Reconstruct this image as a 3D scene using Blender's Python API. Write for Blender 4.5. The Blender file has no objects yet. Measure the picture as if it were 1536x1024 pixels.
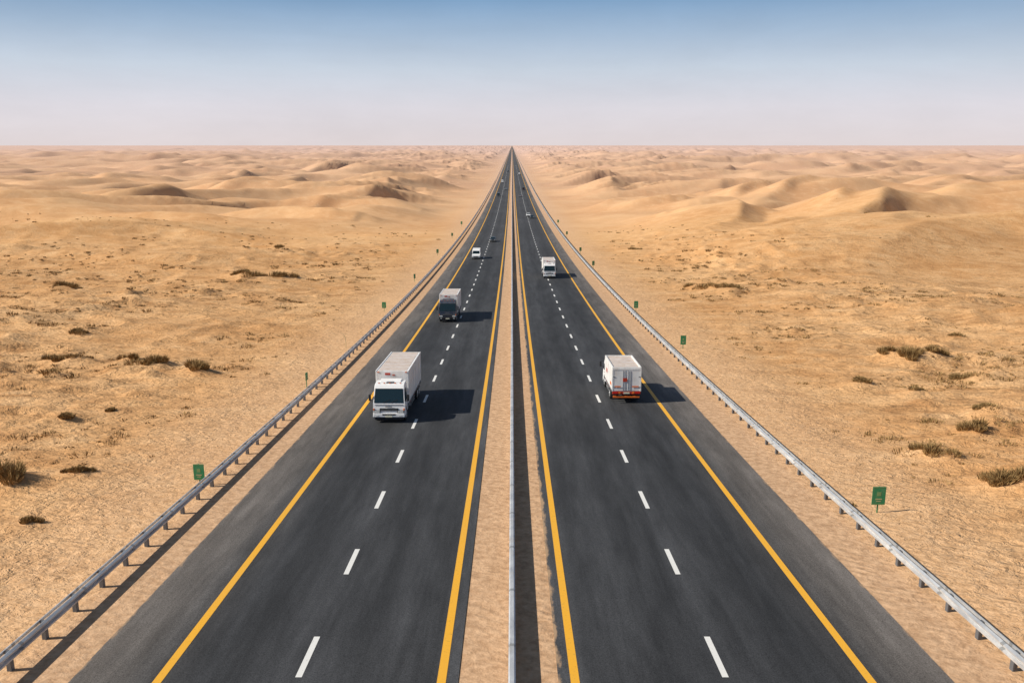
import bpy, bmesh, math, random
import numpy as np
from mathutils import Vector, Matrix
random.seed(7); rng=np.random.default_rng(11)
scn=bpy.context.scene
COL=scn.collection

# ------------------------------------------------------------------ noise / terrain
_perm=np.random.default_rng(3).permutation(256); _perm=np.concatenate([_perm,_perm,_perm])
_ang=np.random.default_rng(5).random(256)*2*np.pi
_gx=np.cos(_ang); _gy=np.sin(_ang)
def pn(x,y,seed=0):
    x=np.asarray(x,dtype=float)+seed*17.37; y=np.asarray(y,dtype=float)+seed*9.71
    xi=np.floor(x).astype(int); yi=np.floor(y).astype(int)
    xf=x-xi; yf=y-yi
    u=xf*xf*xf*(xf*(xf*6-15)+10); v=yf*yf*yf*(yf*(yf*6-15)+10)
    def g(ix,iy,dx,dy):
        h=_perm[_perm[ix&255]+(iy&255)]
        return _gx[h]*dx+_gy[h]*dy
    a=g(xi,yi,xf,yf); b=g(xi+1,yi,xf-1,yf); c=g(xi,yi+1,xf,yf-1); d=g(xi+1,yi+1,xf-1,yf-1)
    return ((a+(b-a)*u)+((c+(d-c)*u)-(a+(b-a)*u))*v)*1.5
def ss(a,b,x):
    t=np.clip((x-a)/(b-a),0,1); return t*t*(3-2*t)
def base(Y):
    Y=np.asarray(Y,dtype=float)
    return np.where(Y>0,-21*(1-np.exp(-np.maximum(Y,0)/235)),-Y*21/235)
def slope(Y): return -21/235*math.exp(-max(Y,0)/235)

# explicit dunes: crest polylines (x,y,h), windward width, lee width
DUNES_RAW=[
 ([(-178,345,0.3),(-176,380,4),(-160,425,7.5),(-135,462,9.5),(-95,490,7),(-55,510,3),(-38,525,.3)],100,17),
 ([(-380,282,4),(-270,305,7),(-205,322,8),(-150,325,6.5),(-105,318,4),(-62,300,.3)],110,17),
 ([(-330,520,2),(-270,575,8),(-220,610,9.5),(-170,620,6),(-120,630,.5)],130,18),
 ([(-150,600,1),(-125,640,6.5),(-85,675,6.5),(-50,690,.5)],85,13),
 ([(-480,390,2),(-380,425,8),(-290,455,8),(-215,465,.5)],110,16),
 ([(-112,385,.4),(-95,412,3.5),(-70,432,3.5),(-42,440,.3)],60,8),
 ([(-260,222,.6),(-180,244,3.4),(-125,258,3.8),(-85,262,2.5),(-55,258,.3)],60,9),
 ([(-150,182,.2),(-110,192,1.5),(-75,198,1.8),(-48,200,.2)],38,6),
 ([(64,150,.3),(84,190,4.5),(110,224,8),(150,246,10),(215,258,10),(300,280,8)],85,30),
 ([(112,262,.5),(124,300,7),(160,335,10.5),(225,358,11),(310,380,6)],110,21),
 ([(96,375,.6),(122,425,7.5),(175,465,9.5),(235,478,6.5),(290,490,.5)],110,18),
 ([(80,300,.4),(98,332,4.5),(132,360,5.5),(175,374,4),(215,380,.4)],80,11),
 ([(215,490,1),(275,540,9),(345,572,10),(440,590,1)],130,20),
 ([(92,540,.6),(145,595,7.5),(205,625,7.5),(275,640,.6)],110,16),
 ([(46,410,.3),(68,443,3.5),(98,465,4),(132,475,.3)],60,9),
 ([(40,235,.2),(60,252,2.2),(85,264,2.6),(115,270,.2)],42,8),
]
def crom(pts,n=6):
    P=[np.array(p,float) for p in pts]; P=[2*P[0]-P[1]]+P+[2*P[-1]-P[-2]]; out=[]
    for i in range(1,len(P)-2):
        for k in range(n):
            t=k/n; a,b,c,d=P[i-1],P[i],P[i+1],P[i+2]
            out.append(.5*((2*b)+(-a+c)*t+(2*a-5*b+4*c-d)*t*t+(-a+3*b-3*c+d)*t**3))
    out.append(P[-2]); return [(p[0],p[1],max(p[2],0.)) for p in out]
DUNES=[(crom(p),a,b) for p,a,b in DUNES_RAW]
MOUNDS=[]
def dune_poly(X,Y,pts,ww,lw):
    H=np.zeros_like(X)
    bx0=min(p[0] for p in pts)-ww; bx1=max(p[0] for p in pts)+ww
    by0=min(p[1] for p in pts)-ww; by1=max(p[1] for p in pts)+ww
    m=(X>bx0)&(X<bx1)&(Y>by0)&(Y<by1)
    if not m.any(): return H
    x=X[m]; y=Y[m]
    x=x+5*pn(x/45,y/45,9)+.5*pn(x/11,y/11,19); y=y+6*pn(x/50,y/50,10)+.5*pn(x/11,y/11,29)
    bd=np.full(x.shape,1e9); bs=np.zeros(x.shape); bh=np.zeros(x.shape)
    for (x0,y0,h0),(x1,y1,h1) in zip(pts[:-1],pts[1:]):
        dx=x1-x0; dy=y1-y0; L2=dx*dx+dy*dy
        t=np.clip(((x-x0)*dx+(y-y0)*dy)/L2,0,1)
        px=x-(x0+t*dx); py=y-(y0+t*dy)
        d=np.hypot(px,py); side=np.sign(dx*py-dy*px)
        k=d<bd
        bd=np.where(k,d,bd); bs=np.where(k,side,bs); bh=np.where(k,h0+(h1-h0)*t,bh)
    tw=np.clip(1-bd/ww,0,1); tl=np.clip(1-bd/lw,0,1)
    wv=tw*tw*(3-2*tw)*0.6+tw*0.4
    lv=0.6*tl+0.4*tl*tl
    H[m]=bh*np.where(bs>0,wv,lv)
    return H
def field(X,Y,L,seed,rot=0.45,lo=-.5,hi=.35,c=.2):
    wx=L*.6*pn(X/(L*1.5),Y/(L*1.7),seed)+L*.10*pn(X/(L*.6),Y/(L*.6),seed+1)
    p=(Y-rot*X+wx*1.6)/L+0.9*pn(X/(L*3),Y/(L*3),seed+2)
    t=p-np.floor(p)
    up=t/c; dn=1-(t-c)/(1-c)
    h=np.where(t<c,.65*up+.35*up*up,dn*dn*(3-2*dn)*.55+dn*.45)
    A=ss(lo,hi,pn(X/(L*1.1),Y/(L*1.0),seed+4))
    return h*A
def hfun(X,Y,mounds=True):
    X=np.atleast_1d(np.asarray(X,dtype=float)); Y=np.atleast_1d(np.asarray(Y,dtype=float))
    aX=np.abs(X)
    z=base(Y)-0.03
    off=ss(17.6,24,aX)
    near=1-ss(210,340,Y)
    rightdune=ss(60,90,X)*ss(140,180,Y)
    nl=near*(1-.85*rightdune)
    q=pn(X/4.6-.25*Y/4,Y/2.6,1); q2=pn(X/2.1,Y/1.5,21)
    hum=np.clip(q-.05,0,1)*.85+np.clip(q2-.08,0,1)*.36+.07*pn(X/.9,Y/.8,12)
    humm=ss(23,36,aX)*nl*(.30+.70*ss(-.2,.3,pn(X/30,Y/30,3)))
    z=z+hum*humm
    rid=1-np.abs(pn(X/17+.6*pn(X/11,Y/11,61),Y/9,60))*2
    z=z+ss(26,50,aX)*nl*.65*np.clip(rid,0,1)**2
    z=z+off*(.20*pn(X/7,Y/6,4)+.07*pn(X/1.9,Y/1.9,6))*nl
    z=z+ss(24,80,aX)*(2.1*pn(X/55,Y/30,5)+1.8*pn(X/110,Y/65,8))
    side=np.where(X<0, ss(180,320,Y)*ss(26,75,aX), ss(150,320,Y)*ss(26,75,aX))
    f=8.0*field(X*.65,Y,100,20,1.1,c=.18)+4.2*field(X*.65+400,Y,42,31,.95,-.3,.35,c=.2)
    far=ss(600,1500,Y)*ss(50,220,aX)
    mx=ss(230,400,Y)
    f=f*(.22+.78*mx)
    rip=.55*field(X*.7,Y,13,51,.9,-.1,.5,c=.3)*(1-ss(420,700,Y))
    z=z+side*(f+rip)+far*13*field(X*.5,Y,260,40,1.05,c=.18)
    z=z+ss(26,50,aX)*ss(70,130,Y)*(1-ss(230,330,Y))*1.1*field(X*.6,Y,34,71,.8,-.1,.45,c=.25)
    D=np.zeros_like(X)
    for pts,ww,lw in DUNES:
        D=np.maximum(D,dune_poly(X,Y,pts,ww,lw))
    z=z+D*ss(30,60,aX)
    if mounds:
        for (mxx,myy,r,h) in MOUNDS:
            k=(np.abs(X-mxx)<r*3)&(np.abs(Y-myy)<r*3)
            if k.any(): z[k]+=h*np.exp(-((X[k]-mxx)**2+(Y[k]-myy)**2)/(r*r))
    return z
def gz(x,y): return float(hfun([x],[y])[0])

# ------------------------------------------------------------------ material helpers
def mat(name,color=(.5,.5,.5),rough=.6,metal=0,spec=.5):
    m=bpy.data.materials.new(name); m.use_nodes=True
    b=m.node_tree.nodes['Principled BSDF']
    b.inputs['Base Color'].default_value=(*color,1); b.inputs['Roughness'].default_value=rough
    b.inputs['Metallic'].default_value=metal; b.inputs['Specular IOR Level'].default_value=spec
    return m
class NT:
    def __init__(s,m): s.nt=m.node_tree; s.n=s.nt.nodes; s.l=s.nt.links
    def node(s,t,**k):
        n=s.n.new(t)
        for a,b in k.items(): setattr(n,a,b)
        return n
    def link(s,a,b): s.l.new(a,b)
    def noise(s,vec,scale,detail=4,rough=.55,dist=0):
        n=s.node('ShaderNodeTexNoise'); n.inputs['Scale'].default_value=scale; n.inputs['Detail'].default_value=detail
        n.inputs['Roughness'].default_value=rough; n.inputs['Distortion'].default_value=dist
        s.link(vec,n.inputs['Vector']); return n.outputs['Fac']
    def ramp(s,fac,stops,interp='LINEAR'):
        r=s.node('ShaderNodeValToRGB'); cr=r.color_ramp; cr.interpolation=interp
        while len(cr.elements)<len(stops): cr.elements.new(.5)
        for e,(p,c) in zip(cr.elements,stops):
            e.position=p; e.color=(c,c,c,1) if not isinstance(c,tuple) else (*c,1)
        s.link(fac,r.inputs['Fac']); return r.outputs['Color']
    def math(s,op,a,b=None,c=None,clamp=False):
        n=s.node('ShaderNodeMath',operation=op); n.use_clamp=clamp
        for i,v in enumerate([a,b,c]):
            if v is None: continue
            if isinstance(v,(int,float)): n.inputs[i].default_value=v
            else: s.link(v,n.inputs[i])
        return n.outputs[0]
    def mix(s,fac,a,b,blend='MIX'):
        n=s.node('ShaderNodeMix',data_type='RGBA',blend_type=blend)
        for i,v in ((0,fac),(6,a),(7,b)):
            if isinstance(v,(int,float)): n.inputs[i].default_value=v if i==0 else (v,v,v,1)
            elif isinstance(v,tuple): n.inputs[i].default_value=(*v,1)
            else: s.link(v,n.inputs[i])
        return n.outputs[2]
    def scale(s,vec,v):
        n=s.node('ShaderNodeVectorMath',operation='MULTIPLY'); s.link(vec,n.inputs[0]); n.inputs[1].default_value=v
        return n.outputs[0]
    def maprange(s,v,a,b,c=0,d=1,smooth=False):
        n=s.node('ShaderNodeMapRange'); n.inputs[1].default_value=a;n.inputs[2].default_value=b;n.inputs[3].default_value=c;n.inputs[4].default_value=d
        if smooth: n.interpolation_type='SMOOTHSTEP'
        s.link(v,n.inputs[0]); return n.outputs[0]
    def bump(s,h,strength,dist,prev=None):
        n=s.node('ShaderNodeBump'); n.inputs['Strength'].default_value=strength if isinstance(strength,(int,float)) else 1
        if not isinstance(strength,(int,float)): s.link(strength,n.inputs['Strength'])
        n.inputs['Distance'].default_value=dist
        s.link(h,n.inputs['Height'])
        if prev is not None: s.link(prev,n.inputs['Normal'])
        return n.outputs['Normal']

def sand_mat():
    m=mat('sand',(.6,.37,.18),.95,0,.1); t=NT(m); b=t.n['Principled BSDF']
    g=t.node('ShaderNodeNewGeometry'); P=g.outputs['Position']
    sx=t.node('ShaderNodeSeparateXYZ'); t.link(P,sx.inputs[0])
    Y=sx.outputs['Y']; aX=t.math('ABSOLUTE',sx.outputs['X'])
    n1=t.noise(P,.03,3,.6); n2=t.noise(t.scale(P,(.7,1.2,1)),.3,5,.68,.4); n3=t.noise(P,2.6,3,.7)
    nf=t.noise(t.scale(P,(.35,1.0,1)),.007,5,.62,.5)
    c=t.mix(t.ramp(n1,[(.35,0.),(.65,1.)]),(.655,.345,.143),(.775,.455,.215))
    nr=t.maprange(Y,400,150)
    c=t.mix(t.ramp(n2,[(.48,0.),(.70,.55)]),c,(.86,.56,.30))
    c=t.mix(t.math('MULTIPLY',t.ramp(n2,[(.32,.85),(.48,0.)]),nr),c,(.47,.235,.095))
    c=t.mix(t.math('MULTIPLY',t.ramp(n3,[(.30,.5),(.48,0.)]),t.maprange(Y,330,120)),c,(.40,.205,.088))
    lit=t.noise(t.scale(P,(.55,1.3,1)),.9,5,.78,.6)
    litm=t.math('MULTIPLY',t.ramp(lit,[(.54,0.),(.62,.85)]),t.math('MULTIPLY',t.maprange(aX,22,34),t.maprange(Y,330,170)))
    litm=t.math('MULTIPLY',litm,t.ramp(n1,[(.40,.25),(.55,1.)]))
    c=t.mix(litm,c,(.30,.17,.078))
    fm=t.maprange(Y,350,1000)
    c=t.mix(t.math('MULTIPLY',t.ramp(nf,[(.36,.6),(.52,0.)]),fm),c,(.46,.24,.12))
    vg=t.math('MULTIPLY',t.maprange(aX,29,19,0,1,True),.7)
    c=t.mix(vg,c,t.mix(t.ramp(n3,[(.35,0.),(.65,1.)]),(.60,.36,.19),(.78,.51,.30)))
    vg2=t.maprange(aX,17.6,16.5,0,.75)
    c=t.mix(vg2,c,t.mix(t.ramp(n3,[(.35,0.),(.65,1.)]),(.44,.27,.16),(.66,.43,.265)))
    painted_haze=t.maprange(Y,300,5000,0,1); painted_haze=t.math('POWER',painted_haze,.5); painted_haze=t.math('MULTIPLY',painted_haze,.92)
    c=t.mix(painted_haze,c,(.70,.49,.41))  # distance haze painted into the sand colour
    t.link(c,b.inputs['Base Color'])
    w=t.node('ShaderNodeTexWave'); w.wave_type='BANDS'; w.bands_direction='DIAGONAL'
    w.inputs['Scale'].default_value=.9; w.inputs['Distortion'].default_value=14; w.inputs['Detail'].default_value=3; w.inputs['Detail Scale'].default_value=.5
    t.link(t.scale(P,(.6,1,0)),w.inputs['Vector'])
    fade=t.maprange(Y,30,220,1,.1)
    nb=t.bump(w.outputs['Fac'],t.math('MULTIPLY',fade,t.ramp(n1,[(.4,.05),(.6,.45)])),.05)
    lump=t.noise(t.scale(P,(.8,1.2,1)),1.3,4,.7,.4)
    nfade=t.maprange(Y,160,380,1,.15)
    nb=t.bump(lump,t.math('MULTIPLY',t.maprange(aX,15,22,.25,1.),nfade),.40,nb)
    nb=t.bump(n3,t.math('MULTIPLY',nfade,.55),.09,nb)
    t.link(nb,b.inputs['Normal'])
    return m
def asphalt_mat():
    m=mat('asphalt',(.04,.04,.042),.82,0,.3); t=NT(m); b=t.n['Principled BSDF']
    g=t.node('ShaderNodeNewGeometry'); P=g.outputs['Position']
    sx=t.node('ShaderNodeSeparateXYZ'); t.link(P,sx.inputs[0]); Y=sx.outputs['Y']
    wob=t.math('MULTIPLY',t.math('SUBTRACT',t.noise(t.scale(P,(1,.15,1)),.6,4),.5),.6)
    rX=t.math('ABSOLUTE',sx.outputs['X']); aX=t.math('ADD',rX,wob)
    tone=t.ramp(t.math('DIVIDE',aX,16),[(0.,.085),(.135,.066),(.17,.041),(.26,.048),(.33,.032),(.41,.041),(.46,.053),(.53,.039),(.60,.031),(.68,.038),(.745,.052),(.78,.082),(.88,.108),(1.,.13)])
    tint=t.mix(t.maprange(aX,10.5,13.0),(.96,.98,1.05),(1.10,1.0,.93))
    c=t.mix(1.,tone,tint,'MULTIPLY')
    fine=t.noise(P,20,3,.8); mid=t.noise(t.scale(P,(1,.15,1)),1.2,5,.65); lo=t.noise(t.scale(P,(1,.25,1)),.12,3)
    streak=t.noise(t.scale(P,(1,.012,1)),1.6,4,.7)
    c=t.mix(1.,c,t.ramp(fine,[(.3,.40),(.7,1.7)]),'MULTIPLY')
    c=t.mix(1.,c,t.ramp(mid,[(.3,.76),(.7,1.28)]),'MULTIPLY')
    c=t.mix(1.,c,t.ramp(lo,[(.3,.80),(.7,1.25)]),'MULTIPLY')
    c=t.mix(1.,c,t.ramp(streak,[(.3,.78),(.7,1.28)]),'MULTIPLY')
    nn=t.noise(t.scale(P,(1,.3,1)),2.2,5,.7)
    e=t.math('ADD',t.maprange(rX,14.45,14.85,0,.45),t.maprange(rX,1.95,1.6,0,.45))
    em=t.math('MULTIPLY',t.math('SUBTRACT',t.math('ADD',e,nn),.82),6.,clamp=True)
    dust=t.math('MULTIPLY',t.maprange(aX,12.5,15,.0,.10),nn)
    c=t.mix(t.math('ADD',em,dust,clamp=True),c,(.42,.28,.17))
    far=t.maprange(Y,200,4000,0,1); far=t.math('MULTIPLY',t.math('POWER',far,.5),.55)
    c=t.mix(far,c,(.17,.155,.15))  # far road greyed: haze painted into the asphalt colour
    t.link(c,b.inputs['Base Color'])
    t.link(t.bump(fine,.35,.01),b.inputs['Normal'])
    return m
def paint_mat(name,col,wear=.5):
    m=mat(name,col,.6,0,.4); t=NT(m); b=t.n['Principled BSDF']
    g=t.node('ShaderNodeNewGeometry'); P=g.outputs['Position']
    n=t.noise(P,9,5,.75); n2=t.noise(t.scale(P,(1,.2,1)),1.0,4)
    k=t.math('MULTIPLY',t.ramp(n,[(.30,1.),(.43,0.)]),t.ramp(n2,[(.3,1.),(.7,.35)]))
    c=t.mix(t.math('MULTIPLY',k,wear),col,(.10,.085,.06))
    c=t.mix(t.math('MULTIPLY',n2,.2),c,(.5,.36,.2))
    t.link(c,b.inputs['Base Color']); return m
def metal_mat():
    m=mat('galvanised_steel',(.58,.59,.60),.42,.35,.5); t=NT(m); b=t.n['Principled BSDF']
    g=t.node('ShaderNodeNewGeometry'); P=g.outputs['Position']
    n=t.noise(t.scale(P,(1,.3,1)),2.5,4,.7); n2=t.noise(P,.7,3)
    c=t.mix(t.ramp(n,[(.3,0.),(.7,1.)]),(.42,.43,.45),(.78,.78,.77))
    sx=t.node('ShaderNodeSeparateXYZ'); t.link(P,sx.inputs[0])
    f=t.math('FRACT',t.math('DIVIDE',sx.outputs['Y'],4.4))
    c=t.mix(t.ramp(f,[(.0,.6),(.03,.6),(.04,0.),(1.,0.)],'CONSTANT'),c,(.2,.2,.19))
    c=t.mix(t.ramp(n2,[(.55,0.),(.75,.45)]),c,(.5,.40,.29))
    t.link(c,b.inputs['Base Color']); return m
def truck_paint(name,col,dirt=.6,scale=1.0):
    m=mat(name,col,.38,0,.5); t=NT(m); b=t.n['Principled BSDF']
    tc=t.node('ShaderNodeTexCoord'); P=tc.outputs['Object']
    n=t.noise(t.scale(P,(1,1,.35)),2.0*scale,6,.7,.3); n2=t.noise(P,.9,4)
    c=t.mix(t.math('MULTIPLY',t.ramp(n,[(.45,0.),(.75,1.)]),dirt),col,(.50,.37,.25))
    c=t.mix(t.math('MULTIPLY',t.ramp(n2,[(.55,0.),(.62,1.)]),dirt*.25),c,(.33,.2,.13))
    t.link(c,b.inputs['Base Color']); t.link(t.ramp(n,[(.3,.3),(.7,.6)]),b.inputs['Roughness'])
    return m

M={}
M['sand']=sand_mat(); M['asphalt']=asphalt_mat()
M['yellow']=paint_mat('yellow_road_paint',(.90,.44,.015),.6); M['white']=paint_mat('white_road_paint',(.82,.82,.80),.55)
M['steel']=metal_mat(); M['post']=mat('post_steel',(.15,.16,.175),.6,.3)
M['wpaint']=truck_paint('white_truck_paint',(.87,.87,.87),.20)
M['box']=truck_paint('cargo_box_panel',(.87,.86,.84),.42)
M['roofd']=truck_paint('dusty_box_roof',(.70,.58,.50),.75)
M['glass']=mat('dark_window_glass',(.010,.024,.028),.07,0,.8)
M['black']=mat('black_plastic',(.02,.02,.022),.6); M['rubber']=mat('tyre_rubber',(.022,.021,.02),.85)
M['chassis']=mat('chassis_steel',(.045,.042,.04),.7,.2); M['grey']=mat('grey_plastic',(.17,.175,.18),.5)
M['alloy']=mat('wheel_rim',(.42,.42,.42),.4,.5); M['red']=truck_paint('red_paint',(.50,.045,.02),.3); M['orange']=mat('orange_paint',(.75,.16,.02),.5)
M['redlens']=mat('red_lens',(.55,.02,.012),.25); M['lens']=mat('clear_lens',(.75,.76,.74),.12,.2)
M['darkcab']=truck_paint('dark_blue_paint',(.03,.045,.075),.25); M['silver']=mat('silver_paint',(.45,.46,.48),.3,.5)
M['darkcar']=mat('dark_car_paint',(.03,.035,.045),.25); M['plate']=mat('number_plate',(.75,.72,.55),.5)
M['green']=truck_paint('green_sign_face',(.012,.24,.10),.20,3); M['greenpost']=mat('green_post',(.04,.22,.10),.6); M['signw']=mat('sign_legend',(.50,.44,.24),.6)
M['emblem']=mat('sign_emblem',(.20,.33,.13),.6)

# ------------------------------------------------------------------ mesh helpers
def mesh_obj(name,verts,faces,mats,parent=None,smooth=False,midx=None):
    me=bpy.data.meshes.new(name); me.from_pydata([tuple(v) for v in verts],[],[tuple(f) for f in faces])
    for mm in (mats if isinstance(mats,(list,tuple)) else [mats]): me.materials.append(mm)
    if midx is not None: me.polygons.foreach_set('material_index',midx)
    if smooth: me.polygons.foreach_set('use_smooth',[True]*len(me.polygons))
    me.update(); o=bpy.data.objects.new(name,me); COL.objects.link(o)
    if parent: o.parent=parent
    return o
def grid_obj(name,xs,ys,Z,m,smooth=True,parent=None):
    nx,ny=len(xs),len(ys)
    XX,YY=np.meshgrid(xs,ys)
    co=np.stack([XX.ravel(),YY.ravel(),Z.ravel()],1).astype(np.float32)
    i=np.arange(ny-1)[:,None]*nx+np.arange(nx-1)[None,:]
    f=np.stack([i,i+1,i+nx+1,i+nx],-1).reshape(-1,4)
    me=bpy.data.meshes.new(name); me.vertices.add(len(co)); me.vertices.foreach_set('co',co.ravel())
    me.loops.add(f.size); me.loops.foreach_set('vertex_index',f.ravel().astype(np.int32))
    me.polygons.add(len(f)); me.polygons.foreach_set('loop_start',(np.arange(len(f))*4).astype(np.int32))
    me.polygons.foreach_set('loop_total',np.full(len(f),4,dtype=np.int32))
    me.polygons.foreach_set('use_smooth',np.full(len(f),smooth))
    me.materials.append(m); me.update(calc_edges=True)
    o=bpy.data.objects.new(name,me); COL.objects.link(o)
    if parent: o.parent=parent
    return o
def empty(name,loc=(0,0,0),rot=(0,0,0)):
    e=bpy.data.objects.new(name,None); e.empty_display_size=.5; COL.objects.link(e); e.location=loc; e.rotation_euler=rot; return e
def finish(bm,name,m,parent,bevel,smooth=False,seg=2):
    if bevel>0: bmesh.ops.bevel(bm,geom=bm.edges[:],offset=bevel,segments=seg,profile=.6,affect='EDGES',clamp_overlap=True)
    bmesh.ops.recalc_face_normals(bm,faces=bm.faces[:])
    me=bpy.data.meshes.new(name); bm.to_mesh(me); bm.free(); me.materials.append(m)
    if smooth: me.polygons.foreach_set('use_smooth',[True]*len(me.polygons))
    o=bpy.data.objects.new(name,me); COL.objects.link(o)
    if parent: o.parent=parent
    return o
def box(name,c,s,m,parent=None,bevel=0):
    bm=bmesh.new(); bmesh.ops.create_cube(bm,size=1)
    for v in bm.verts: v.co=Vector((c[0]+v.co.x*s[0],c[1]+v.co.y*s[1],c[2]+v.co.z*s[2]))
    return finish(bm,name,m,parent,bevel)
def prism(name,prof,w,m,parent,bevel=0,wtop=None,zt=None,z0=None,seg=2):
    bm=bmesh.new()
    def xx(z,s):
        if wtop is None: return s*w/2
        t=min(max((z-z0)/(zt-z0),0),1); return s*(w+(wtop-w)*t)/2
    a=[bm.verts.new((xx(z,-1),y,z)) for y,z in prof]; b=[bm.verts.new((xx(z,1),y,z)) for y,z in prof]
    bm.faces.new(a); bm.faces.new(b[::-1]); n=len(prof)
    for i in range(n): bm.faces.new((a[i],b[i],b[(i+1)%n],a[(i+1)%n]))
    return finish(bm,name,m,parent,bevel,seg=seg)
def quad(name,vs,m,parent,thick=.02,bevel=0):
    vs=[Vector(v) for v in vs]; n=(vs[1]-vs[0]).cross(vs[2]-vs[0]).normalized()*thick
    bm=bmesh.new(); a=[bm.verts.new(v) for v in vs]; b=[bm.verts.new(v+n) for v in vs]
    bm.faces.new(a[::-1]); bm.faces.new(b)
    for i in range(len(vs)): bm.faces.new((a[i],a[(i+1)%len(vs)],b[(i+1)%len(vs)],b[i]))
    return finish(bm,name,m,parent,bevel)
def wheel(parent,x,y,r,w,name='wheel'):
    bm=bmesh.new(); N=24
    prof=[(-w/2,r*.62),(-w/2,r*.93),(-w*.38,r),(w*.38,r),(w/2,r*.93),(w/2,r*.62)]
    rings=[]
    for px,pr in prof:
        rings.append([bm.verts.new((x+px,y+pr*math.cos(2*math.pi*k/N),r+pr*math.sin(2*math.pi*k/N))) for k in range(N)])
    for a,b in zip(rings[:-1],rings[1:]):
        for k in range(N): bm.faces.new((a[k],a[(k+1)%N],b[(k+1)%N],b[k]))
    bm.faces.new(rings[0]); bm.faces.new(rings[-1][::-1])
    finish(bm,name+'_tyre',M['rubber'],parent,0,False)
    bm=bmesh.new(); s=1 if x>0 else -1; rings=[]
    for px,pr in [(w/2+.004,r*.6),(w/2+.02,r*.55),(w/2-.0,r*.42),(w/2+.012,r*.25),(w/2+.05,r*.18)]:
        rings.append([bm.verts.new((x+s*px,y+pr*math.cos(2*math.pi*k/N),r+pr*math.sin(2*math.pi*k/N))) for k in range(N)])
    for a,b in zip(rings[:-1],rings[1:]):
        for k in range(N): bm.faces.new((a[k],a[(k+1)%N],b[(k+1)%N],b[k]))
    bm.faces.new(rings[-1])
    finish(bm,name+'_rim',M['alloy'],parent,0,False)

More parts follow.
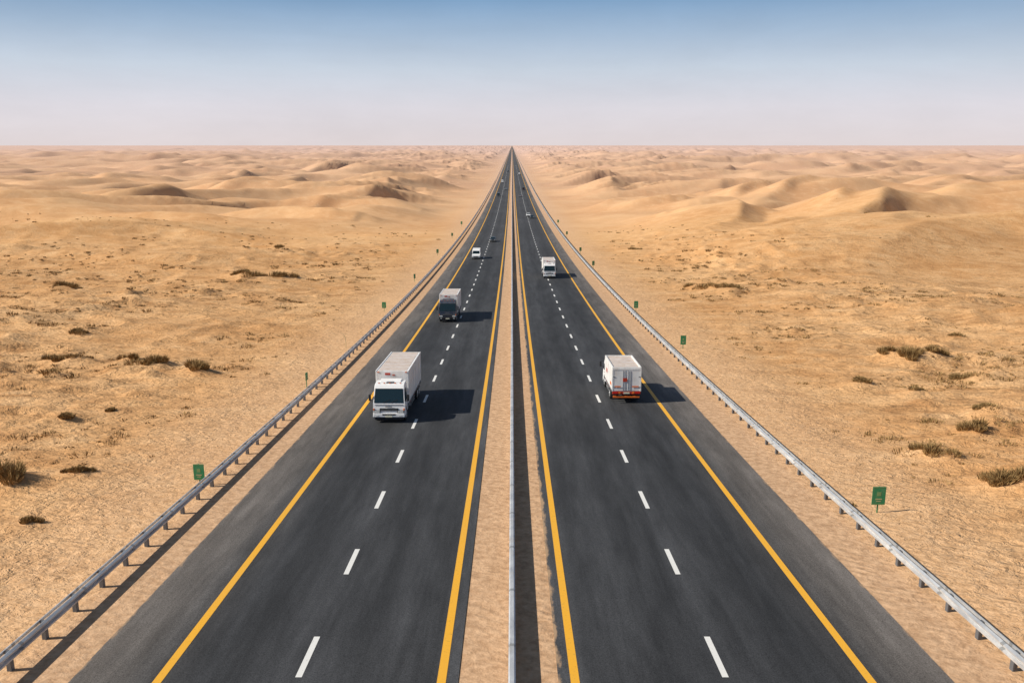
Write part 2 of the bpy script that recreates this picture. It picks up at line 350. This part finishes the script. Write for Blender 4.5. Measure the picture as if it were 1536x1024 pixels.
# ------------------------------------------------------------------ vehicles (front faces local -Y, front at y=0)
def place(name,x,y,yaw):
    a=math.atan(slope(y))
    e=empty(name); e.matrix_world=Matrix.Translation((x,y,float(base(y))+.004))@Matrix.Rotation(a,4,'X')@Matrix.Rotation(yaw,4,'Z')
    return e
def box_truck(x,y,yaw=0,L=10.5,W=2.5,BH=3.5,CH=2.85,cab='wpaint',opentop=False,shift=0,stripe=False):
    T=place('box_truck',x,y,yaw)
    o=shift
    cw=W*.94
    prof=[(o+.02,.50),(o+.0,1.0),(o+.05,1.42),(o+.36,CH-.32),(o+.55,CH-.08),(o+.8,CH),(o+1.85,CH+.02),(o+1.95,CH-.1),(o+1.95,.62),(o+1.55,.62),(o+1.42,.95),(o+1.2,1.12),(o+.9,1.12),(o+.68,.95),(o+.55,.50)]
    prism('cab_body',prof,cw,M[cab],T,.045,wtop=cw*.93,z0=1.4,zt=CH)
    zA,zB=1.50,CH-.36
    def fy(z): return o+.05+(z-1.42)/(CH-.32-1.42)*.31
    def hw(z): return (cw+(cw*.93-cw)*((z-1.4)/(CH-1.4)))/2
    e=.012
    quad('windshield',[(-hw(zA)+.10,fy(zA)-e,zA),(hw(zA)-.10,fy(zA)-e,zA),(hw(zB)-.14,fy(zB)-e,zB),(-hw(zB)+.14,fy(zB)-e,zB)],M['glass'],T,.012)
    quad('windshield_gasket',[(-hw(zA)+.06,fy(zA)-.004,zA-.04),(hw(zA)-.06,fy(zA)-.004,zA-.04),(hw(zB)-.1,fy(zB)-.004,zB+.04),(-hw(zB)+.1,fy(zB)-.004,zB+.04)],M['black'],T,.006)
    for s in (-.45,.12):
        quad('wiper',[(s,fy(1.53)-.035,1.53),(s+.03,fy(1.53)-.035,1.50),(s+.53,fy(1.72)-.035,1.72),(s+.52,fy(1.74)-.035,1.75)],M['black'],T,.01)
    for s in (-1,1):
        z1,z2=1.52,CH-.42; yA=o+.28; yB=o+.52; yC=o+1.35
        vs=[(s*(hw(z1)+.004),yA,z1),(s*(hw(z1)+.004),yC,z1),(s*(hw(z2)+.004),yC,z2),(s*(hw(z2)+.004),yB,z2)]
        if s<0: vs=vs[::-1]
        quad('side_window',vs,M['glass'],T,.008)
        box('door_seam',(s*(cw/2+.002),o+1.42,1.7),(.012,.02,1.5),M['black'],T)
        box('door_handle',(s*(cw/2+.02),o+1.25,1.38),(.03,.18,.04),M['black'],T)
        box('cab_step',(s*(cw/2-.1),o+.3,.45),(.32,.4,.14),M['grey'],T,.02)
        box('mirror_arm',(s*(cw/2+.12),o+.16,2.12),(.28,.03,.03),M['black'],T)
        box('mirror_arm',(s*(cw/2+.12),o+.16,1.66),(.28,.03,.03),M['black'],T)
        box('mirror_head',(s*(cw/2+.24),o+.14,1.88),(.18,.09,.48),M['black'],T,.03)
        box('headlight_bezel',(s*(cw/2-.30),o-.022,.83),(.50,.05,.27),M['black'],T,.02)
        box('headlight',(s*(cw/2-.30),o-.045,.84),(.42,.05,.18),M['lens'],T,.02)
        box('indicator',(s*(cw/2-.06),o-.01,1.03),(.10,.06,.14),M['orange'],T,.01)
        box('fog_lamp',(s*(cw/2-.32),o-.085,.55),(.2,.04,.1),M['lens'],T,.01)
    box('grille',(0,o-.005,1.02),(cw*.58,.05,.20),M['black'],T,.015)
    for k in range(3): box('grille_bar',(0,o-.035,.95+k*.07),(cw*.54,.02,.02),M['grey'],T)
    box('badge',(0,o-.03,1.24),(.5,.03,.06),M['grey'],T)
    box('front_panel_line',(0,o+.022,1.36),(cw*.9,.03,.02),M['black'],T)
    box('bumper',(0,o+.06,.60),(cw*1.0,.30,.30),M['wpaint' if cab!='darkcab' else 'black'],T,.05)
    box('bumper_intake',(0,o-.095,.66),(cw*.42,.02,.10),M['black'],T,.005)
    box('lower_valance',(0,o+.1,.36),(cw*.92,.22,.20),M['black'],T,.03)
    box('number_plate',(0,o-.10,.52),(.5,.02,.12),M['plate'],T)
    for k in (-.8,-.4,0,.4,.8): box('roof_marker',(k*cw/2*.85,o+.72,CH+.02),(.12,.06,.05),M['orange'],T,.01)
    for s in (-1,1): box('frame_rail',(s*.42,o+L/2+.2,.80),(.09,L-1.0,.22),M['chassis'],T)
    b0=o+2.12; b1=o+L; fl=1.02
    box('cargo_box',(0,(b0+b1)/2,(fl+BH)/2),(W,b1-b0,BH-fl),M['box'],T,.03)
    box('box_sill',(0,(b0+b1)/2,fl-.05),(W-.06,b1-b0-.04,.12),M['grey'],T,.01)
    if opentop:
        box('roof_tarpaulin',(0,(b0+b1)/2,BH+.006),(W-.26,b1-b0-.26,.02),M['roofd'],T)
        for s in (-1,1): box('top_rim',(s*(W/2-.05),(b0+b1)/2,BH+.06),(.10,b1-b0,.12),M['box'],T,.01)
        for yy in (b0+.05,b1-.05): box('top_rim',(0,yy,BH+.06),(W-.204,.10,.12),M['box'],T,.01)
    else:
        box('roof_panel',(0,(b0+b1)/2,BH+.008),(W-.34,b1-b0-.3,.02),M['roofd'],T)
        for s in (-1,1): box('roof_rail',(s*(W/2-.03),(b0+b1)/2,BH+.0),(.09,b1-b0+.02,.09),M['wpaint'],T,.02)
    n=max(3,int((b1-b0)/1.3))
    for k in range(n+1):
        yy=b0+.1+(b1-b0-.2)*k/n
        box('roof_bow',(0,yy,BH+.022),(W-.3,.05,.03),M['box'],T)
        for s in (-1,1): box('side_post',(s*(W/2+.008),yy,(fl+BH)/2),(.025,.05,BH-fl-.14),M['box'],T)
    for s in (-1,1):
        box('side_rail',(s*(W/2+.012),(b0+b1)/2,fl+.07),(.03,b1-b0,.12),M['grey'],T)
        for k in range(int((b1-b0)/1.1)):
            box('reflector',(s*(W/2+.03),b0+.5+k*1.1,fl+.07),(.01,.3,.05),M['redlens'],T)
        box('side_guard',(s*(W/2-.1),o+L*.48,.66),(.04,L*.26,.12),M['grey'],T)
        box('side_guard',(s*(W/2-.1),o+L*.48,.44),(.04,L*.26,.08),M['grey'],T)
    box('fuel_tank',(.85,o+L*.40,.62),(.5,.9,.46),M['alloy'],T,.06)
    box('air_tank',(-.85,o+L*.38,.66),(.4,.7,.4),M['chassis'],T,.06)
    if CH+.2<BH:
        box('front_decal',(-.35,b0-.012,BH-.22),(.40,.02,.16),M['red'],T)
        box('front_decal',(.10,b0-.012,BH-.30),(.20,.02,.10),M['red'],T)
        for s in (-1,1): box('clearance_lamp',(s*(W/2-.2),b0-.02,BH-.08),(.14,.03,.06),M['orange'],T)
        prism('roof_fairing',[(o+1.0,CH+.015),(o+1.9,CH+.015),(o+1.9,BH-.5),(o+1.76,BH-.5)],cw*.66,M[cab],T,.03)
        box('roof_hatch',(-.0,o+.95,CH+.03),(.55,.45,.05),M['grey'],T,.02)
    yr=b1
    box('rear_frame',(0,yr+.02,BH-.06),(W-.02,.05,.12),M['box'],T)
    for s in (-1,1):
        box('rear_frame_post',(s*(W/2-.05),yr+.02,(fl+BH)/2-.06),(.1,.05,BH-fl-.14),M['box'],T)
        box('rear_door',(s*(W/4-.03),yr+.012,(fl+BH)/2-.05),(W/2-.12,.03,BH-fl-.2),M['box'],T,.008)
        for q in (.12,.30): 
            box('lock_rod',(s*q,yr+.045,(fl+BH)/2-.05),(.025,.025,BH-fl-.25),M['alloy'],T)
        for zz in (.35,1.2,2.0):
            if fl+zz<BH-.2: box('hinge',(s*(W/2-.14),yr+.045,fl+zz),(.16,.03,.05),M['grey'],T)
        box('tail_lamp',(s*(W/2-.28),yr+.03,fl-.12),(.40,.08,.16),M['redlens'],T,.01)
        box('tail_indicator',(s*(W/2-.62),yr+.03,fl-.12),(.16,.08,.16),M['orange'],T,.01)
        box('mud_flap',(s*(W/2-.35),yr-.75,.42),(.55,.02,.5),M['black'],T)
    box('rear_sill',(0,yr+.0,fl-.12),(W-.04,.05,.22),M['red' if opentop else 'grey'],T)
    box('rear_bumper',(0,yr-.05,.56),(W-.2,.10,.16),M['orange' if opentop else 'grey'],T,.01)
    box('rear_plate',(0,yr+.05,fl-.13),(.48,.02,.13),M['plate'],T)
    if opentop:
        box('rear_decal',(.14,yr+.066,fl+.95),(.36,.01,.30),M['red'],T)
        box('rear_decal',(-.7,yr+.066,fl+.40),(.55,.01,.10),M['orange'],T)
        box('rear_decal',(.72,yr+.066,fl+.40),(.50,.01,.10),M['orange'],T)
        for s in (-1,1):
            box('side_decal',(s*(W/2+.004),b0+1.6,fl+1.0),(.012,.9,.35),M['red'],T)
            box('side_decal',(s*(W/2+.004),b1-.9,fl+.5),(.012,.8,.25),M['orange'],T)
    r=.48
    for s in (-1,1):
        wheel(T,s*(cw/2-.16),o+1.05,r,.28)
        wheel(T,s*(W/2-.28),o+L*.76,r,.5)
        if L>9: wheel(T,s*(W/2-.28),o+L*.76+1.15,r,.5)
        box('wheel_guard',(s*(W/2-.3),o+L*.76,r*2+.03),(.55,1.15,.03),M['black'],T)
    box('axle',(0,o+1.05,r),(cw-.5,.12,.12),M['chassis'],T); box('axle',(0,o+L*.76,r),(W-.8,.16,.16),M['chassis'],T)
    return T
def car(name,x,y,yaw,paint,kind='sedan'):
    T=place(name,x,y,yaw)
    if kind=='sedan':
        L=4.6;W=1.82
        prism('body',[(.05,.28),(0,.5),(.06,.72),(.3,.84),(1.35,.98),(3.75,1.02),(4.5,.95),(4.6,.7),(4.55,.3)],W,paint,T,.05)
        prism('windows',[(1.2,.96),(1.95,1.38),(3.2,1.40),(4.0,.98)],W*.88,M['glass'],T,.02,wtop=W*.70,z0=.96,zt=1.4)
        prism('roof',[(1.93,1.385),(2.0,1.44),(3.15,1.455),(3.25,1.40)],W*.71,paint,T,.015)
        wy=(.85,3.6); r=.33
    elif kind=='pickup':
        L=5.2;W=1.88
        prism('body',[(.05,.40),(0,.7),(.06,.95),(.3,1.05),(1.5,1.15),(5.15,1.15),(5.2,.5)],W,paint,T,.05)
        prism('windows',[(1.3,1.13),(1.95,1.66),(3.0,1.68),(3.25,1.13)],W*.90,M['glass'],T,.02,wtop=W*.74,z0=1.13,zt=1.68)
        prism('roof',[(1.93,1.665),(2.0,1.73),(2.95,1.74),(3.05,1.68)],W*.75,paint,T,.015)
        box('cargo_bed',(0,4.2,1.16),(W*.78,1.6,.03),M['black'],T); wy=(.95,4.1); r=.38
    else:
        L=5.6;W=2.05
        prism('body',[(.05,.35),(0,.7),(.1,1.05),(.55,1.25),(1.15,2.05),(1.5,2.35),(5.5,2.4),(5.6,2.2),(5.6,.4)],W,paint,T,.06,wtop=W*.9,z0=1.2,zt=2.4)
        def fy(z): return .55+(z-1.25)/.8*.6
        quad('windshield',[(-.88,fy(1.3)-.012,1.3),(.88,fy(1.3)-.012,1.3),(.8,fy(2.0)-.012,2.0),(-.8,fy(2.0)-.012,2.0)],M['glass'],T,.012)
        for s in (-1,1):
            vs=[(s*1.015,.95,1.35),(s*1.015,2.2,1.35),(s*.965,2.2,1.95),(s*.965,1.35,1.95)]
            quad('side_window',vs if s>0 else vs[::-1],M['glass'],T,.01)
        wy=(1.0,4.4); r=.38
    for s in (-1,1):
        for yy in wy: wheel(T,s*(W/2-.10),yy,r,.23)
        box('headlight',(s*(W/2-.28),.03,.72),(.36,.1,.15),M['lens'],T,.02)
        box('tail_lamp',(s*(W/2-.22),L-.02,.82),(.3,.08,.16),M['redlens'],T,.02)
        box('door_mirror',(s*(W/2+.08),1.55,1.08),(.2,.12,.14),M['black'],T,.02)
    box('grille',(0,.0,.62),(W*.5,.08,.2),M['black'],T,.02); box('front_bumper',(0,.02,.42),(W*.96,.18,.2),M['grey'],T,.04)
    box('rear_bumper',(0,L-.02,.45),(W*.96,.16,.2),M['grey'],T,.04)
    return T

box_truck(-9.1,60.3,0,L=10.6)
box_truck(-8.7,113,0,L=9.5,cab='darkcab')
box_truck(7.55,170,0,L=9.2)
box_truck(9.3,66.6+7.6,math.pi,L=7.6,W=2.36,BH=2.9,CH=2.45,opentop=True)
car('van',-9.0,213,0,M['wpaint'],'van')
car('car',-6.0,268,0,M['darkcar'])
car('pickup_truck',7.6,400,0,M['wpaint'],'pickup')
car('car',9.0,388,0,M['darkcar'])
car('van',-9.4,600,0,M['darkcar'],'van'); car('car',-5.0,700,0,M['silver']); car('van',-9.5,850,0,M['wpaint'],'van')
car('van',9.2,700,math.pi,M['darkcar'],'van'); car('car',5.6,600,math.pi,M['silver']); car('van',9.3,1100,math.pi,M['wpaint'],'van')
car('van',-5.6,1200,0,M['darkcar'],'van')

# ------------------------------------------------------------------ shrubs (positions first -> mounds in the terrain)
SHRUBS=[(-36,82,1.7,.95),(-38.5,83.5,1.2,.75),(-31,80,1.0,1.0),(-29.6,79,1.1,1.0),(-44,83,1.6,.7),(-47,85,1.8,.7),(-28.6,46,1.1,.95),(-29.8,47,1.0,.85),
 (-26,48,.8,.45),(-78,146,2.4,1.3),(-50,165,3.0,1.4),(-45,167,2.6,1.2),(-54,168,2.2,1.0),
 (40.5,84,1.7,1.3),(43,85,1.3,1.1),(38.6,85.5,1.0,.8),(32.6,57,1.0,.8),(27.2,51,1.1,.7),(26,52,.8,.5),(28.0,45.6,1.4,.8),(29.5,45.2,1.5,.85),(30.8,46,1.3,.7),
 (35,148,2.6,1.1),(38,146,2.4,.9),(32,151,1.8,.8),(-62,228,2.4,1.0),(33,235,2.4,.9),
 (31,73,1.0,.45),(34.5,70,.9,.4),(36,63,.9,.45),(41,76,1.1,.5),(52,98,1.3,.6),(-33,60,.9,.4),(-31,63,.7,.3),(-52,100,1.4,.6),(-24.5,40,.6,.35),(-25.8,35,.6,.35)]
for (x,y,r,h) in SHRUBS: MOUNDS.append((x,y,r*1.25,h*.55))
shm=mat('dry_shrub_foliage',(.12,.09,.035),.9,0,.1)
t=NT(shm); g=t.node('ShaderNodeNewGeometry'); n=t.noise(g.outputs['Position'],5,3,.7)
t.link(t.ramp(n,[(.3,(.14,.085,.035)),(.5,(.31,.195,.08)),(.7,(.52,.35,.16))]),t.n['Principled BSDF'].inputs['Base Color'])
def tuft_geo(V,F,cx,cy,cz,r,h,n,w):
    for _ in range(n):
        a=random.random()*2*math.pi; q=math.sqrt(random.random())
        bx=cx+math.cos(a)*q*r*.75; by=cy+math.sin(a)*q*r*.75
        lean=.25+.9*q; ln=h*(1-.55*q*q)*random.uniform(.45,1.15)
        aa=a+random.uniform(-.9,.9)
        tx=bx+math.cos(aa)*ln*lean*.8; ty=by+math.sin(aa)*ln*lean*.8; tz=cz+ln*(1-.25*q)
        mx=(bx+tx)/2+random.uniform(-.05,.05)*r; my=(by+ty)/2; mz=cz-.05+(tz-cz)*.6
        ww=w*random.uniform(.5,1.3); pa=random.random()*math.pi; ox=math.cos(pa)*ww; oy=math.sin(pa)*ww
        i=len(V); V+= [(bx-ox*.5,by-oy*.5,cz-.15),(bx+ox*.5,by+oy*.5,cz-.15),(mx+ox,my+oy,mz),(mx-ox,my-oy,mz),(tx,ty,tz)]
        F+=[(i,i+1,i+2,i+3),(i+3,i+2,i+4)]
for (x,y,r,h) in SHRUBS:
    V=[];F=[]
    k=random.randint(4,7)
    for j in range(k):
        a=random.random()*6.28; d=r*.75*random.random()
        rr=r*random.uniform(.3,.65)
        px,py=x+math.cos(a)*d*1.4,y+math.sin(a)*d*.9
        tuft_geo(V,F,px,py,gz(px,py),rr,h*random.uniform(.5,1.0),int(190 if y<100 else 120),.016+.00016*y)
    mesh_obj('dry_shrub',V,F,shm)
V=[];F=[]
tm=mat('dry_grass_blades',(.2,.14,.06),.9,0,.1)
t=NT(tm); g=t.node('ShaderNodeNewGeometry'); n=t.noise(g.outputs['Position'],.8,4,.7)
t.link(t.ramp(n,[(.3,(.18,.11,.045)),(.55,(.34,.22,.095)),(.7,(.53,.36,.175))]),t.n['Principled BSDF'].inputs['Base Color'])
N=26000
yy=22+(320-22)*rng.random(N)**1.15; sd=np.where(rng.random(N)<.5,-1,1)
xx=sd*(22.5+(yy*.75+25)*rng.random(N)**1.0)
dens=ss(-.10,.36,pn(xx/20,yy/14,50))*ss(21,34,np.abs(xx))*(1-.7*ss(150,320,yy))
dens*=np.where((xx>65)&(yy>150),.05,1)
keep=rng.random(N)<dens
xs_=xx[keep]; ys_=yy[keep]; zs_=hfun(xs_,ys_)
for x,y,z in zip(xs_,ys_,zs_):
    r=random.choice([.14,.18,.25,.33,.45,.75]); tuft_geo(V,F,x,y,z+.03,r*1.3,r*random.uniform(.35,.7),int(9+r*45),.018+.00025*y)
mesh_obj('desert_grass',V,F,tm)

# ------------------------------------------------------------------ ground and road sheets
rows=list(np.arange(-30,18,1.0)); y=18.0
while y<60000: rows.append(y); y+=max(.16,y*.0066) if y<3000 else y*.02
rows=np.array(rows)
xp=[0,.5,1,1.4,1.8,5,9,13,14.4,14.8,15.4,16,16.6,17.2,17.7]; x=18.0
while x<40000: xp.append(x); x+=max(.22,x*.0115) if x<2500 else x*.05
xp=np.array(xp); xs=np.concatenate([-xp[:0:-1],xp])
XX,YY=np.meshgrid(xs,rows)
Z=hfun(XX.ravel(),YY.ravel()).reshape(XX.shape)
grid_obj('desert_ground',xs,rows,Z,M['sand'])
def strip(name,x0,x1,dz,m,y0=-30,y1=60000):
    k=(rows>=y0)&(rows<=y1); r=rows[k]; nx=max(2,int(abs(x1-x0)/3)+2); xq=np.linspace(x0,x1,nx)
    return grid_obj(name,xq,r,np.repeat((base(r)+dz)[:,None],nx,1),m,True)
for (a,b) in ((-14.8,-1.8),(1.55,14.75)):
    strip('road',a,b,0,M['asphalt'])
for xc in (-11.85,-2.36,2.11,12.0):
    strip('road_edge_line',xc-.15,xc+.15,.006,M['yellow'])
V=[];F=[]
for xc in (-7.2,7.2):
    yc=26.9-8.3*4
    while yc<1600:
        ny=4
        for k in range(ny):
            ya=yc-1.4+2.8*k/ny; yb=yc-1.4+2.8*(k+1)/ny; za=float(base(ya))+.006; zb=float(base(yb))+.006
            i=len(V); w=.11; V+=[(xc-w,ya,za),(xc+w,ya,za),(xc+w,yb,zb),(xc-w,yb,zb)]; F.append((i,i+1,i+2,i+3))
        yc+=8.3
mesh_obj('lane_dashes',V,F,M['white'])

# ------------------------------------------------------------------ guardrails
def wprof(z0,z1,x,s,d=.085):
    h=z1-z0
    pr=[(0,.0),(.25,.02),(1,.14),(1,.30),(.1,.42),(.1,.58),(1,.70),(1,.86),(.25,.98),(0,1)]
    return [(x+s*d*p,z0+h*q) for p,q in pr]
def sweep(name,prof,parent,m,y1=12000):
    r=rows[(rows>=-30)&(rows<y1)]
    keep=[r[0]]
    for q in r:
        if q-keep[-1]>=1.0: keep.append(q)
    r=np.array(keep); b=base(r); n=len(prof)
    V=[];F=[]
    for yy,bz in zip(r,b):
        for px,pz in prof: V.append((px,yy,bz+pz))
    for i in range(len(r)-1):
        for j in range(n-1):
            a=i*n+j; F.append((a,a+1,a+n+1,a+n))
    return mesh_obj(name,V,F,m,parent)
def posts(name,x,parent,h,w,d,m,y1=900,step=2.2):
    V=[];F=[]; yy=-29.0
    while yy<y1:
        z=float(base(yy)); 
        i=len(V)
        for dz in (-.15,h):
            for sx,sy in ((-1,-1),(1,-1),(1,1),(-1,1)): V.append((x+sx*w/2,yy+sy*d/2,z+dz))
        F+=[(i,i+3,i+2,i+1),(i+4,i+5,i+6,i+7)]+[(i+k,i+(k+1)%4,i+4+(k+1)%4,i+4+k) for k in range(4)]
        yy+=step
    return mesh_obj(name,V,F,m,parent)
for s in (-1,1):
    G=empty('guardrail'); sweep('beam',wprof(.40,.77,s*17.10,-s,.12),G,M['steel'])
    sweep('rear_channel',[(s*17.34,.62),(s*17.34,.74),(s*17.30,.74),(s*17.30,.62)],G,M['steel'])
    posts('posts',s*17.21,G,.70,.12,.16,M['post']); posts('blockouts',s*17.13,G,.71,.05,.20,M['post'])
G=empty('median_barrier')
for z0,z1 in ((.07,.33),(.37,.66)):
    sweep('beam_west',wprof(z0,z1,-.05,-1,.07),G,M['steel']); sweep('beam_east',wprof(z0,z1,.05,1,.07),G,M['steel'])
sweep('top_cap',[(-.07,.64),(-.07,.675),(.07,.675),(.07,.64)],G,M['steel'])
posts('posts',0,G,.665,.09,.12,M['post'])

# ------------------------------------------------------------------ signs
def sign(x,y,w=.6,h=.9,top=1.45,yaw=0):
    S=empty('roadside_sign',(x,y,gz(x,y)),(0,0,yaw))
    box('post',(0,.04,top/2-.15),(.06,.05,top+.3),M['greenpost'],S)
    box('panel',(0,0,top-h/2),(w,.025,h),M['green'],S,.01)
    box('panel_border',(0,-.016,top-.04),(w-.06,.006,.02),M['emblem'],S)
    box('panel_border',(0,-.016,top-h+.04),(w-.06,.006,.02),M['emblem'],S)
    box('emblem',(0,-.016,top-h*.40),(w*.30,.006,h*.22),M['emblem'],S)
    box('legend',(0,-.017,top-h*.68),(w*.5,.006,.05),M['signw'],S)
    box('legend',(0,-.017,top-h*.80),(w*.34,.006,.04),M['signw'],S)
    box('bracket',(0,.02,top-h*.3),(w*.6,.03,.04),M['grey'],S)
for (x,y,w,h,tp,yw) in [(-17.95,46,.62,.95,1.3,0),(-18.2,73,.45,.7,1.35,1.35),(-18.9,124,.6,.9,1.4,0),(-19.0,165,.5,.9,1.5,.9),(-19.5,223,.6,1.,1.7,.3),(-19.8,283,.6,1.,1.8,.2),(-20,340,.7,1.1,2,0),
  (19.1,41.5,.70,1.0,1.45,0),(19.15,93,.62,1.05,1.5,0),(18.4,124.5,.62,1.05,1.5,0),(18.4,192,.6,1.,1.6,.3),(18.4,229,.6,1.,1.7,.2),(18.6,290,.6,1.,1.8,.2),(18.8,350,.7,1.1,2.0,.0)]:
    sign(x,y,w,h,tp,yw)
P=empty('delineator_pole',(-18.7,93.5,gz(-18.7,93.5)))
V=[];F=[]; pts=[(0,-.2),(0.02,.6),(-.05,1.2),(-.22,1.6),(-.5,1.75)]
for px,pz in pts:
    for k in range(6): V.append((px+.03*math.cos(k*math.pi/3),.03*math.sin(k*math.pi/3),pz))
for i in range(len(pts)-1):
    for k in range(6): F.append((i*6+k,i*6+(k+1)%6,i*6+6+(k+1)%6,i*6+6+k))
mesh_obj('pole',V,F,M['signw'],P)
V=[];F=[]; tuft_geo(V,F,18.2,42.6,gz(18.2,42.6),.3,.25,60,.03); mesh_obj('tumbleweed',V,F,shm)

# ------------------------------------------------------------------ camera, sun, sky
cam=bpy.data.cameras.new('camera'); co=bpy.data.objects.new('camera',cam); COL.objects.link(co)
co.location=(0.0,0,15.3); co.rotation_euler=(math.radians(90-12.94),0,0)
cam.lens=30; cam.sensor_width=36; cam.clip_start=.1; cam.clip_end=200000; scn.camera=co
d=Vector((.79*.985,.79*.16,-.61)).normalized()
sl=bpy.data.lights.new('sun','SUN'); so=bpy.data.objects.new('sun',sl); COL.objects.link(so)
sl.energy=5; sl.angle=math.radians(.5); sl.color=(1,.94,.83); so.rotation_euler=d.to_track_quat('-Z','Y').to_euler(); so.location=(-60,0,60)
w=bpy.data.worlds.new('World'); scn.world=w; w.use_nodes=True; t=NT(w)
for n in list(t.n): t.n.remove(n)
out=t.node('ShaderNodeOutputWorld'); bg=t.node('ShaderNodeBackground'); bg.inputs['Strength'].default_value=.1
sky=t.node('ShaderNodeTexSky',sky_type='NISHITA'); sky.sun_disc=False; sky.sun_elevation=math.radians(37.5); sky.sun_rotation=math.radians(261)
sky.air_density=1.0; sky.dust_density=.6; sky.ozone_density=1.5
tc=t.node('ShaderNodeTexCoord'); sx=t.node('ShaderNodeSeparateXYZ'); t.link(tc.outputs['Generated'],sx.inputs[0])
zz=t.maprange(sx.outputs['Z'],-.01,.25)
def zp(yimg): 
    el=math.atan((218-yimg)/1313.); return (math.sin(el)+.01)/.26
cr=t.ramp(zz,[(0.,(.74,.65,.64)),(zp(216),(.75,.675,.68)),(zp(165),(.725,.70,.75)),(zp(110),(.58,.65,.745)),(zp(60),(.38,.50,.655)),(zp(15),(.22,.365,.56)),(zp(-30),(.15,.29,.49)),(1.,(.08,.19,.38))])
nz=t.noise(t.scale(tc.outputs['Generated'],(1,1,5)),2.4,6,.62,.4)
nz2=t.noise(t.scale(tc.outputs['Generated'],(1,1,1.5)),14,5,.6,.2)
crs=t.mix(1.,cr,t.ramp(nz,[(.3,.95),(.7,1.05)]),'MULTIPLY')
crs=t.mix(1.,crs,t.ramp(nz2,[(.3,.985),(.7,1.015)]),'MULTIPLY')
crs=t.mix(1.,crs,(10.,10.,10.),'MULTIPLY')
sk=t.mix(1.,sky.outputs['Color'],(.75,.72,.68),'MULTIPLY')
c=t.mix(t.maprange(sx.outputs['Z'],.22,.5,0,1,True),crs,sk)
t.link(c,bg.inputs['Color']); t.link(bg.outputs[0],out.inputs['Surface'])
scn.view_settings.view_transform='Standard'; scn.view_settings.look='None'; scn.view_settings.exposure=0
print('objects',len(bpy.data.objects))
